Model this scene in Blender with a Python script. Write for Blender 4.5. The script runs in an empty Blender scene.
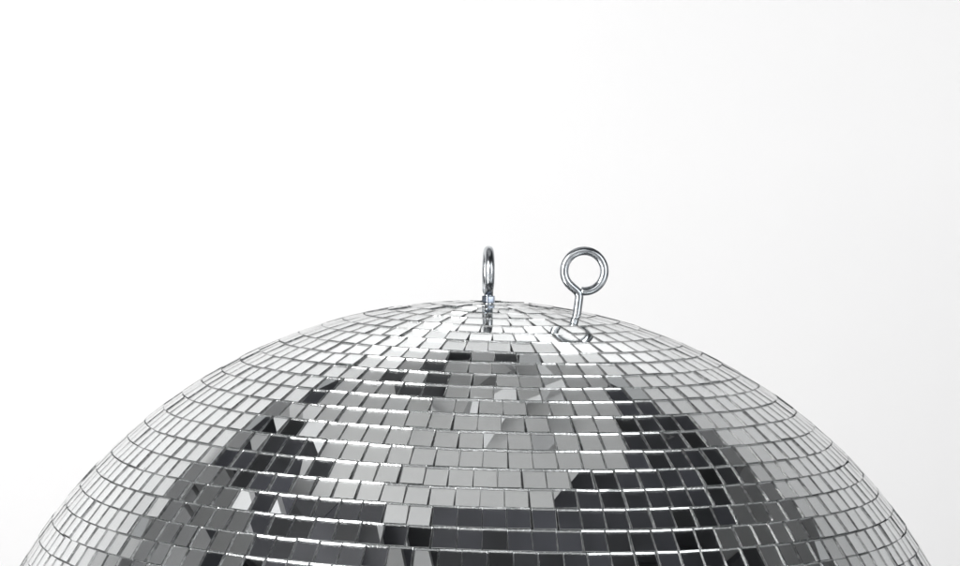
import bpy, bmesh, math, random
from mathutils import Vector, Matrix

random.seed(11)
scene = bpy.context.scene
C = scene.collection
PI = math.pi

# ------------------------------------------------------------------ camera
R = 0.230                      # ball radius in metres (about 46 cm across)
F_PX = 2500.0                  # focal length in pixels of a 960 px wide frame
cam_d = bpy.data.cameras.new("camera")
cam = bpy.data.objects.new("camera", cam_d)
C.objects.link(cam)
cam.location = Vector((0.008035, -4.821809, 1.033570)) * R
cam.rotation_euler = (math.radians(90), 0, 0)
cam_d.sensor_fit = 'HORIZONTAL'
cam_d.sensor_width = 36.0
cam_d.lens = 36.0 * F_PX / 960.0
cam_d.clip_start = 0.01
cam_d.clip_end = 100
scene.camera = cam

# axis of the ball: it leans a little to the right and towards the lens
TILT, ROLL = 0.04587, 0.03144
AX = Vector((math.sin(ROLL), -math.cos(ROLL) * math.sin(TILT), math.cos(ROLL) * math.cos(TILT))).normalized()
E1 = AX.cross(Vector((0, -1, 0))).normalized()          # points left/right
E2 = E1.cross(AX).normalized()
if E2.y > 0:
    E2 = -E2                                            # towards the lens
if E1.x < 0:
    E1 = -E1                                            # to the right
PITCH, PH0 = 0.0422818, 0.1600827


def seen_on_ball(px, py, rad=R):
    """the point of the ball seen at that place of the photograph"""
    v = Vector(((px - 480) / F_PX, 1.0, (283 - py) / F_PX)).normalized()
    o = cam.location
    b = o.dot(v)
    dd = b * b - (o.dot(o) - rad * rad)
    s = -b - math.sqrt(max(dd, 0.0))
    return o + v * s


# --------------------------------------------------------------- materials
def mat(name):
    m = bpy.data.materials.new(name)
    m.use_nodes = True
    nt = m.node_tree
    return m, nt, nt.nodes['Principled BSDF']


def noise(nt, scale, detail=3.0, coord='Object'):
    tc = nt.nodes.new('ShaderNodeTexCoord')
    n = nt.nodes.new('ShaderNodeTexNoise')
    n.inputs['Scale'].default_value = scale
    n.inputs['Detail'].default_value = detail
    nt.links.new(tc.outputs[coord], n.inputs['Vector'])
    return n


def ramp(nt, src, p0, c0, p1, c1):
    r = nt.nodes.new('ShaderNodeValToRGB')
    r.color_ramp.elements[0].position = p0
    r.color_ramp.elements[0].color = (*c0, 1)
    r.color_ramp.elements[1].position = p1
    r.color_ramp.elements[1].color = (*c1, 1)
    nt.links.new(src, r.inputs['Fac'])
    return r


def bump(nt, src, bsdf, strength, dist):
    b = nt.nodes.new('ShaderNodeBump')
    b.inputs['Strength'].default_value = strength
    b.inputs['Distance'].default_value = dist
    nt.links.new(src, b.inputs['Height'])
    nt.links.new(b.outputs['Normal'], bsdf.inputs['Normal'])


# clear front of each glass facet
m_glass, nt, b = mat('facet_glass')
b.inputs['Base Color'].default_value = (0.985, 1.0, 0.995, 1)
b.inputs['Roughness'].default_value = 0.0
b.inputs['IOR'].default_value = 1.5
b.inputs['Transmission Weight'].default_value = 1.0

# cut, slightly chipped edge of the glass
m_edge, nt, b = mat('facet_cut_edge')
n = noise(nt, 900, 4)
r = ramp(nt, n.outputs['Fac'], 0.4, (0.04, 0.04, 0.04), 0.85, (0.40, 0.40, 0.40))
b.inputs['Base Color'].default_value = (0.93, 0.97, 0.96, 1)
b.inputs['IOR'].default_value = 1.5
b.inputs['Transmission Weight'].default_value = 0.96
nt.links.new(r.outputs['Color'], b.inputs['Roughness'])
bump(nt, n.outputs['Fac'], b, 0.4, 0.0004)

# left and right edges, shade put into the colour to dim lamp glare
m_side, nt, b = mat('facet_side_edge')
n = noise(nt, 700, 4)
r = ramp(nt, n.outputs['Fac'], 0.45, (0.10, 0.105, 0.11), 0.72, (0.55, 0.56, 0.57))
nt.links.new(r.outputs['Color'], b.inputs['Base Color'])
b.inputs['Roughness'].default_value = 0.35
b.inputs['Transmission Weight'].default_value = 0.45
bump(nt, n.outputs['Fac'], b, 0.5, 0.0004)

# silvering behind the glass
m_silver, nt, b = mat('facet_silvering')
b.inputs['Base Color'].default_value = (0.79, 0.795, 0.80, 1)
b.inputs['Metallic'].default_value = 1.0
b.inputs['Roughness'].default_value = 0.002

# the shell that carries the facets, grey glue in the joints
m_core, nt, b = mat('joint_glue')
n = noise(nt, 350, 4)
r = ramp(nt, n.outputs['Fac'], 0.35, (0.06, 0.062, 0.065), 0.75, (0.26, 0.265, 0.27))
nt.links.new(r.outputs['Color'], b.inputs['Base Color'])
b.inputs['Roughness'].default_value = 0.40

# zinc plated steel wire
m_zinc, nt, b = mat('zinc_plated_steel')
n = noise(nt, 260, 5)
r = ramp(nt, n.outputs['Fac'], 0.3, (0.36, 0.385, 0.41), 0.75, (0.52, 0.54, 0.56))
nt.links.new(r.outputs['Color'], b.inputs['Base Color'])
r2 = ramp(nt, n.outputs['Fac'], 0.3, (0.16, 0.16, 0.16), 0.7, (0.30, 0.30, 0.30))
nt.links.new(r2.outputs['Color'], b.inputs['Roughness'])
b.inputs['Metallic'].default_value = 1.0
bump(nt, n.outputs['Fac'], b, 0.12, 0.0003)

# bluish passivated nut
m_nut, nt, b = mat('blue_passivated_nut')
n = noise(nt, 500, 4)
r = ramp(nt, n.outputs['Fac'], 0.3, (0.14, 0.16, 0.20), 0.75, (0.36, 0.40, 0.47))
nt.links.new(r.outputs['Color'], b.inputs['Base Color'])
b.inputs['Metallic'].default_value = 1.0
b.inputs['Roughness'].default_value = 0.2

# studio surfaces
m_paper, nt, b = mat('white_backdrop_paper')
n = noise(nt, 1.2, 4)
r = ramp(nt, n.outputs['Fac'], 0.3, (0.83, 0.83, 0.835), 0.75, (0.87, 0.87, 0.87))
nt.links.new(r.outputs['Color'], b.inputs['Base Color'])
b.inputs['Roughness'].default_value = 0.9

m_dark, nt, b = mat('dark_ceiling_paint')
n = noise(nt, 2.2, 5)
r = ramp(nt, n.outputs['Fac'], 0.40, (0.005, 0.0055, 0.007), 0.68, (0.058, 0.059, 0.072))
nt.links.new(r.outputs['Color'], b.inputs['Base Color'])
b.inputs['Roughness'].default_value = 0.7

m_board, nt, b = mat('pale_grey_board')
n = noise(nt, 1.5, 4)
r = ramp(nt, n.outputs['Fac'], 0.3, (0.36, 0.36, 0.365), 0.75, (0.45, 0.45, 0.445))
nt.links.new(r.outputs['Color'], b.inputs['Base Color'])
b.inputs['Roughness'].default_value = 0.6

m_black, nt, b = mat('black_metal')
n = noise(nt, 8, 3)
r = ramp(nt, n.outputs['Fac'], 0.3, (0.008, 0.009, 0.011), 0.75, (0.02, 0.02, 0.024))
nt.links.new(r.outputs['Color'], b.inputs['Base Color'])
b.inputs['Roughness'].default_value = 0.4


def mirrored_grey(g):  # greys of the added ceiling pieces that the facets mirror
    m, nt, b = mat('mirrored_grey')
    n = noise(nt, 2.0, 4)
    r = ramp(nt, n.outputs['Fac'], 0.3, (g * 0.85, g * 0.86, g * 0.88), 0.75, (g * 1.1, g * 1.1, g * 1.1))
    nt.links.new(r.outputs['Color'], b.inputs['Base Color'])
    b.inputs['Roughness'].default_value = 0.6
    return m


# ------------------------------------------------------------------ helpers
def link(name, me, mats, parent=None):
    o = bpy.data.objects.new(name, me)
    for m in mats:
        me.materials.append(m)
    C.objects.link(o)
    if parent:
        o.parent = parent
    return o


class MB:
    def __init__(self):
        self.v, self.f, self.m, self.s = [], [], [], []

    def add(self, verts, faces, mi, smooth=False):
        k = len(self.v)
        self.v += [tuple(x) for x in verts]
        if isinstance(mi, int):
            mi = [mi] * len(faces)
        self.f += [tuple(i + k for i in f) for f in faces]
        self.m += mi
        self.s += [smooth] * len(faces)

    def build(self, name, mats, parent=None, origin=Vector()):
        me = bpy.data.meshes.new(name)
        me.from_pydata([Vector(v) - origin for v in self.v], [], self.f)
        me.polygons.foreach_set('material_index', self.m)
        me.polygons.foreach_set('use_smooth', self.s)
        me.update()
        return link(name, me, mats, parent)


def sweep(path, radii, seg=20, squash=1.0):
    """closed round tube along a list of points"""
    vs, fs = [], []
    n = len(path)
    t = (path[1] - path[0]).normalized()
    u = t.orthogonal().normalized()
    for i, p in enumerate(path):
        if i == 0:
            t2 = (path[1] - path[0])
        elif i == n - 1:
            t2 = (path[-1] - path[-2])
        else:
            t2 = (path[i + 1] - path[i - 1])
        t2.normalize()
        q = t.rotation_difference(t2)
        u = q @ u
        u = (u - t2 * u.dot(t2)).normalized()
        w = t2.cross(u)
        t = t2
        for k in range(seg):
            a = 2 * PI * k / seg
            vs.append(p + (u * math.cos(a) + w * math.sin(a)) * radii[i])
    for i in range(n - 1):
        for k in range(seg):
            k2 = (k + 1) % seg
            fs.append((i * seg + k, i * seg + k2, (i + 1) * seg + k2, (i + 1) * seg + k))
    fs.append(tuple(range(seg - 1, -1, -1)))
    fs.append(tuple((n - 1) * seg + k for k in range(seg)))
    return vs, fs


# ------------------------------------------------------------- mirror ball
BASE = Vector((0, 0, -R))
ball = bpy.data.objects.new('mirror_ball', None)
ball.location = BASE
ball.empty_display_size = R
C.objects.link(ball)
ball['label'] = 'large round mirror ball of small square silver facets with two eye bolts on top'
ball['category'] = 'mirror ball'

# row boundaries: angle from the pole, as measured on the photograph
bounds = {1: .2000, 2: .2465, 3: .2876, 4: .3290, 5: .3747, 6: .4145, 7: .4566, 8: .4972, 9: .5372, 10: .5792,
          11: .6221, 12: .6662, 13: .7098, 14: .7524, 15: .7931, 16: .8351, 17: .8777, 18: .9195, 19: .9602, 20: 1.0012}
edge_x = {1: 487.7, 2: 480, 3: 492.1, 4: 488.5, 5: 494.7, 6: 491.6, 7: 496, 8: 493.4, 9: 478.7, 10: 477.4,
          11: 482.8, 12: 484, 13: 497.5, 14: 479, 15: 482.6, 16: 482.3, 17: 488}
row_y = {1: 321.5, 2: 329.3, 3: 337.7, 4: 347.2, 5: 357.6, 6: 368.7, 7: 380.4, 8: 392.2, 9: 406.4, 10: 422.8,
         11: 440.1, 12: 459.2, 13: 478.7, 14: 497.8, 15: 518.4, 16: 540.2, 17: 558}


def bound(i):
    if i in bounds:
        return bounds[i]
    if i > 20:
        return bounds[20] + (i - 20) * 0.04185
    return PH0 + PITCH * i


GAP = 0.00028
THICK = 0.00125
TW = 0.0409 * R                  # width of a facet with its joint
CH = 0.00010                     # tiny arris on the front edge
facets = []
SECOND = seen_on_ball(577, 313.5)       # foot of the second eye bolt: the facets round it lie evenly
i = -3
while True:
    a0, a1 = bound(i), bound(i + 1)
    if a1 > PI - 0.05:
        break
    ac = (a0 + a1) / 2
    h = 2 * math.sin((a1 - a0) / 2) * R - GAP
    circ = 2 * PI * math.sin(ac) * R
    n = max(5, round(circ / TW))
    if i in edge_x:
        p = seen_on_ball(edge_x[i], row_y[i])
        ph = math.atan2(p.dot(E1), p.dot(E2))
    else:
        ph = random.uniform(0, 2 * PI)
    step = 2 * PI / n
    w0 = 2 * math.sin(a1 if a1 < PI / 2 else a0) * 0 + 2 * R * math.sin(ac) * math.sin(step / 2) - GAP * 0.30
    row_tilt = random.gauss(0, 0.0035)
    wav, wn, wp = random.uniform(0.0, 0.00016) if i > 4 else 0.0, random.choice((5, 7, 9, 11)), random.uniform(0, 6.28)
    for k in range(n):
        lam = ph + (k + 0.5) * step + random.gauss(0, 0.0002) / (R * math.sin(ac))
        out = (E2 * math.cos(lam) + E1 * math.sin(lam))
        nrm = AX * math.cos(ac) + out * math.sin(ac)
        dn = out * math.cos(ac) - AX * math.sin(ac)        # down the meridian
        rt = dn.cross(nrm)
        if rt.dot(E1 * math.cos(lam) - E2 * math.sin(lam)) < 0:
            rt = -rt
        sd = 0.0075 if random.random() > 0.05 else 0.022
        if (nrm * R - SECOND).length < 0.026 and nrm.y < 0.3:
            sd, rtl = 0.0006, 0.0
        else:
            rtl = row_tilt
        ta, tb, tc = random.gauss(0, sd) + rtl, random.gauss(0, sd), random.gauss(0, 0.006)
        up = -dn
        M = Matrix.Rotation(ta, 3, rt) @ Matrix.Rotation(tb, 3, up) @ Matrix.Rotation(tc, 3, nrm)
        n2, r2_, u2 = M @ nrm, M @ rt, M @ up
        c = nrm * (R + random.gauss(0, 0.00012)) + up * (random.gauss(0, 0.00010) + wav * math.sin(lam * wn + wp))
        hw = w0 / 2 * random.uniform(0.985, 1.008)
        hh = h / 2 * random.uniform(0.985, 1.004)
        sk = [random.gauss(0, 0.00007) for _ in range(8)]
        base = []
        for q, (sx, sy) in enumerate(((-1, -1), (1, -1), (1, 1), (-1, 1))):
            base.append((sx * hw + sk[q], sy * hh + sk[q + 4], sx, sy))
        front = [c + r2_ * (x - sx * CH) + u2 * (y - sy * CH) for x, y, sx, sy in base]
        side = [c + r2_ * x + u2 * y - n2 * CH for x, y, sx, sy in base]
        back = [c + r2_ * x + u2 * y - n2 * THICK for x, y, sx, sy in base]
        vs = front + side + back
        fs = [(0, 1, 2, 3), (11, 10, 9, 8)]
        ms = [0, 2]
        for q in range(4):
            q2 = (q + 1) % 4
            fs.append((q, 4 + q, 4 + q2, q2)); ms.append(1)
            fs.append((4 + q, 8 + q, 8 + q2, 4 + q2)); ms.append(1 if q in (0, 2) else 3)
        # size of the facet in the picture
        v = c - cam.location
        area = 0.0
        if v.dot(n2) < 0:
            pts = [((p - cam.location).x / (p - cam.location).y * F_PX + 480,
                    283 - (p - cam.location).z / (p - cam.location).y * F_PX) for p in front]
            if all(-2 < x < 962 and y < 568 for x, y in pts):
                area = abs(sum(pts[q][0] * pts[(q + 1) % 4][1] - pts[(q + 1) % 4][0] * pts[q][1] for q in range(4))) / 2
        facets.append((area, vs, fs, ms, c))
    i += 1

FM = [m_glass, m_edge, m_silver, m_side]
order = sorted(range(len(facets)), key=lambda j: -facets[j][0])
largest = set(order[:100])
rest = MB()
for j, (area, vs, fs, ms, c) in enumerate(facets):
    if j in largest:
        mb = MB()
        mb.add(vs, fs, ms)
        o = mb.build('mirror_facet', FM, ball, origin=c)
        o.location = c - BASE
    else:
        rest.add(vs, fs, ms)
o = rest.build('mirror_facets', FM, ball, origin=BASE)
o['kind'] = 'stuff'

bm = bmesh.new()
bmesh.ops.create_uvsphere(bm, u_segments=128, v_segments=64, radius=R - THICK - 0.0003)
for f in bm.faces:
    f.smooth = True
me = bpy.data.meshes.new('shell')
bm.to_mesh(me)
bm.free()
o = link('shell', me, [m_core], ball)
o.location = -BASE


# -------------------------------------------------------------- eye bolts
def eye_bolt(px, py, lean, yaw, ring_r, wire, shank, nut=False, off=0.0, end=-82, side=0.12):
    """ring of bent wire on a straight shank, local x = plane of the ring"""
    foot = seen_on_ball(px, py)
    nrm = foot.normalized()
    up = Vector(lean).normalized()
    xax = Vector((math.cos(yaw), math.sin(yaw), 0))
    xax = (xax - up * xax.dot(up)).normalized()
    yax = up.cross(xax)

    def P(x, z, y=0.0):
        return foot + xax * x + up * z + yax * y
    path = [P(0, -0.006), P(0, 0.0), P(0, shank * 0.5), P(0, shank * 0.8)]
    cz = shank + ring_r + wire * 0.3
    # from the shank the wire swings out to the left and goes clockwise round the eye
    a_start = math.radians(212)
    arc = []
    N = 56
    a_end = math.radians(end)
    for k in range(N + 1):
        a = a_start + (a_end - a_start) * k / N
        y = wire * side * (k / N) ** 2
        arc.append((off + ring_r * math.cos(a), cz + ring_r * math.sin(a), y))
    # smooth bend between the shank and the arc
    p0, p3 = Vector((0, shank * 0.8, 0)), Vector(arc[0])
    d0 = Vector((0, 1, 0))
    d3 = Vector((math.sin(a_start), -math.cos(a_start), 0))
    L = (p3 - p0).length
    for k in range(1, 14):
        t = k / 14
        q1, q2 = p0 + d0 * L * 0.34, p3 - d3 * L * 0.42
        q = p0 * (1 - t) ** 3 + q1 * 3 * t * (1 - t) ** 2 + q2 * 3 * t * t * (1 - t) + p3 * t ** 3
        path.append(P(q.x, q.y, q.z))
    for x, z, y in arc:
        path.append(P(x, z, y))
    rad = [wire / 2] * len(path)
    vs, fs = sweep(path, rad, 24)
    mb = MB()
    mb.add(vs, fs, 0, True)
    mb.s[-1] = mb.s[-2] = False
    o = mb.build('eye_bolt', [m_zinc], ball, origin=foot)
    o.location = foot - BASE
    if nut:
        bm = bmesh.new()
        bmesh.ops.create_cone(bm, cap_ends=True, segments=6, radius1=0.0031, radius2=0.0031, depth=0.0032)
        bmesh.ops.bevel(bm, geom=list(bm.edges), offset=0.0005, segments=2, affect='EDGES', profile=0.6)
        rot = Matrix((xax, yax, up)).transposed().to_4x4()
        bmesh.ops.transform(bm, matrix=rot @ Matrix.Rotation(0.3, 4, 'Z'), verts=bm.verts)
        for f in bm.faces:
            f.smooth = False
        me = bpy.data.meshes.new('nut')
        bm.to_mesh(me)
        bm.free()
        nt_ = link('nut', me, [m_nut], o)
        nt_.location = up * 0.0018
    return o


o = eye_bolt(488.5, 303.5, (0.005, 0.0, 1), math.radians(93.5), 0.00875, 0.0041, 0.0043, nut=True)
o['label'] = 'centre eye bolt seen edge on with a small bluish nut at its foot'
o = eye_bolt(577, 313.5, (0.13, -0.02, 1), math.radians(4), 0.00875, 0.0038, 0.0088, off=0.0007, end=-92, side=-0.35)
o['label'] = 'second eye bolt to the right with its round open ring facing the front'

# ------------------------------------------------------------ the setting
# white paper sweep: floor, curve and wall in one sheet
D_WALL = 1.5
mb = MB()
W = 7.0
prof = [(-5.0, -R)]
rc = 0.6
for k in range(25):
    a = -PI / 2 + (PI / 2) * k / 24
    prof.append((D_WALL - rc + rc * math.cos(a), -R + rc + rc * math.sin(a)))
H = 2.25
prof.append((D_WALL, H))
vs, fs = [], []
for y, z in prof:
    vs += [(-W, y, z), (W, y, z)]
for k in range(len(prof) - 1):
    fs.append((2 * k, 2 * k + 1, 2 * k + 3, 2 * k + 2))
mb.add(vs, fs, 0, True)
o = mb.build('backdrop', [m_paper])
o['kind'] = 'structure'


def box(mb, x0, x1, y0, y1, z0, z1, mi):
    v = [(x0, y0, z0), (x1, y0, z0), (x1, y1, z0), (x0, y1, z0), (x0, y0, z1), (x1, y0, z1), (x1, y1, z1), (x0, y1, z1)]
    f = [(0, 3, 2, 1), (4, 5, 6, 7), (0, 1, 5, 4), (1, 2, 6, 5), (2, 3, 7, 6), (3, 0, 4, 7)]
    mb.add(v, f, mi)


# dark studio ceiling with a pale board below it, which the facets mirror
mb = MB()
box(mb, -W, W, -6.0, D_WALL - 0.02, H + 0.02, H + 0.12, 0)
poly = [(-0.36, 0.62), (0.31, 0.62), (0.37, 0.26), (0.39, 0.05), (0.31, -0.07), (0.25, -0.19), (0.17, -0.265), (-0.02, -0.255),
        (-0.10, -0.28), (-0.14, -0.34), (-0.24, -0.32), (-0.26, -0.18), (-0.55, -0.08), (-0.54, 0.08), (-0.46, 0.18), (-0.42, 0.30), (-0.45, 0.50)]
z0, z1 = H - 0.06, H - 0.03
k = len(poly)
mb.add([(x * H, y * H, z0) for x, y in poly] + [(x * H, y * H, z1) for x, y in poly],
       [tuple(range(k - 1, -1, -1)), tuple(range(k, 2 * k))] + [(q, (q + 1) % k, k + (q + 1) % k, k + q) for q in range(k)], 1)
# lamp rail and fittings hanging under it
box(mb, -0.215 * H, -0.065 * H, 0.33 * H, 0.55 * H, H - 0.15, H - 0.10, 2)
box(mb, 0.05 * H, 0.115 * H, 0.575 * H, 0.64 * H, H - 0.15, H - 0.10, 2)
# grey steps towards both sides, light fading along the ceiling put into colour
for x0, x1, mi in ((-0.98, -0.80, 4), (-1.16, -0.985, 5), (-1.9, -1.165, 3), (0.86, 1.04, 4), (1.045, 1.8, 5)):
    box(mb, x0 * H, x1 * H, -0.45 * H, D_WALL - 0.03, H - 0.01, H + 0.005, mi)


# added grey strips by the backdrop, soften the mirrored edge of the dark
box(mb, -2.2 * H, -0.47 * H, 0.50 * H, 0.63 * H, H - 0.035, H - 0.012, 5)
box(mb, 0.62 * H, 2.2 * H, 0.54 * H, 0.63 * H, H - 0.035, H - 0.012, 5)


def strip(cx, cy, L, wd, ang, z, mi):
    """a narrow strip, added only for the facets to mirror"""
    u = Vector((math.cos(ang), math.sin(ang), 0))
    n = Vector((-u.y, u.x, 0))
    c = Vector((cx * H, cy * H, z))
    q = [c + u * (sx * L / 2) + n * (sy * wd / 2) + Vector((0, 0, dz)) for dz in (0, 0.012 if sy_flag else 0.012) for sx, sy in ((-1, -1), (1, -1), (1, 1), (-1, 1))]
    f = [(0, 3, 2, 1), (4, 5, 6, 7), (0, 1, 5, 4), (1, 2, 6, 5), (2, 3, 7, 6), (3, 0, 4, 7)]
    mb.add(q, f, mi)


sy_flag = True
rs = random.Random(5)
for k in range(26):  # added slanted strips, streaks for the facet reflections
    strip(rs.uniform(-0.22, 0.2), rs.uniform(0.12, 0.55), rs.uniform(0.2, 0.6), rs.uniform(0.015, 0.06),
          rs.choice((0.6, 0.8, 2.3, 1.2)) + rs.uniform(-.2, .2), H - 0.075 - 0.004 * k, rs.choice((6, 6, 3, 5, 6, 3, 4)))
for k in range(12):  # more added strips, pale and black streaks mirrored on the left
    strip(rs.uniform(-0.72, -0.42), rs.uniform(-0.15, 0.45), rs.uniform(0.3, 0.6), rs.uniform(0.02, 0.08),
          rs.uniform(1.2, 2.0), H - 0.08 - 0.005 * k, rs.choice((6, 2, 6, 3)))
# added grey strips in front of the board, paler tones for facet reflections
for k in range(5):
    strip(-0.36 + 0.05 * k, -0.36 - 0.02 * k, 0.5, 0.055, 1.45 + 0.06 * k, H - 0.012 - 0.002 * k, (4, 5, 4, 5, 4)[k])
# made-up strips scattered over the dark ceiling to break up its reflection
for k in range(34):
    x, y = rs.uniform(-1.1, 1.2), rs.uniform(-0.75, 0.5)
    if -0.6 < x < 0.42 and y > -0.36:
        continue
    strip(x, y, rs.uniform(0.3, 0.9), rs.uniform(0.05, 0.20), rs.choice((0.1, 1.5, 0.3, 1.3, 2.0)) + rs.uniform(-.15, .15),
          H - 0.012 - 0.0025 * k, rs.choice((2, 2, 2, 4, 2, 5, 4)) if x < 0.2 else 2)
o = mb.build('ceiling', [m_dark, m_board, m_black] + [mirrored_grey(g) for g in (0.36, 0.13, 0.22, 0.66)])
o['kind'] = 'structure'


def area(name, loc, target, sx, sy, power, col=(1, 1, 1)):
    l = bpy.data.lights.new(name, 'AREA')
    l.shape = 'RECTANGLE'
    l.size, l.size_y = sx, sy
    l.energy = power
    l.color = col
    o = bpy.data.objects.new(name, l)
    C.objects.link(o)
    o.location = loc
    o.rotation_euler = (Vector(target) - Vector(loc)).to_track_quat('-Z', 'Y').to_euler()
    return o


area('softbox', (-1.7, -1.5, 0.85), (-0.2, 1.0, 0.75), 1.3, 1.9, 87, (1.0, 0.99, 0.98))
area('softbox', (1.55, -1.6, 0.6), (0.0, 0.6, 0.2), 1.3, 1.8, 22, (0.985, 0.995, 1.0))
area('softbox', (0.0, -2.3, 1.15), (0.0, 0.0, 0.1), 1.0, 0.6, 6, (1.0, 1.0, 1.0))  # weak front fill, added to whiten the lower row edges

for x, tx, pw in ((-0.75, -0.34, 30), (0.75, 0.34, 52)):
    l = bpy.data.lights.new('backdrop_spot', 'SPOT')
    l.energy = pw
    l.spot_size = math.radians(37)
    l.spot_blend = 1.0
    l.shadow_soft_size = 0.04
    o = bpy.data.objects.new('backdrop_spot', l)
    C.objects.link(o)
    o.location = (x, 0.25, H - 0.2)
    o.rotation_euler = (Vector((tx, D_WALL, 1.45)) - o.location).to_track_quat('-Z', 'Y').to_euler()

w = bpy.data.worlds.new("World")
scene.world = w
w.use_nodes = True
bg = w.node_tree.nodes['Background']
bg.inputs['Color'].default_value = (0.97, 0.985, 1.0, 1)
bg.inputs['Strength'].default_value = 0.415

# ----------------------------------------------------------------- render
scene.view_settings.view_transform = 'Standard'
scene.view_settings.look = 'None'
scene.view_settings.exposure = 0.0
scene.view_settings.gamma = 1.0
scene.cycles.max_bounces = 16
scene.cycles.glossy_bounces = 8
scene.cycles.transmission_bounces = 12
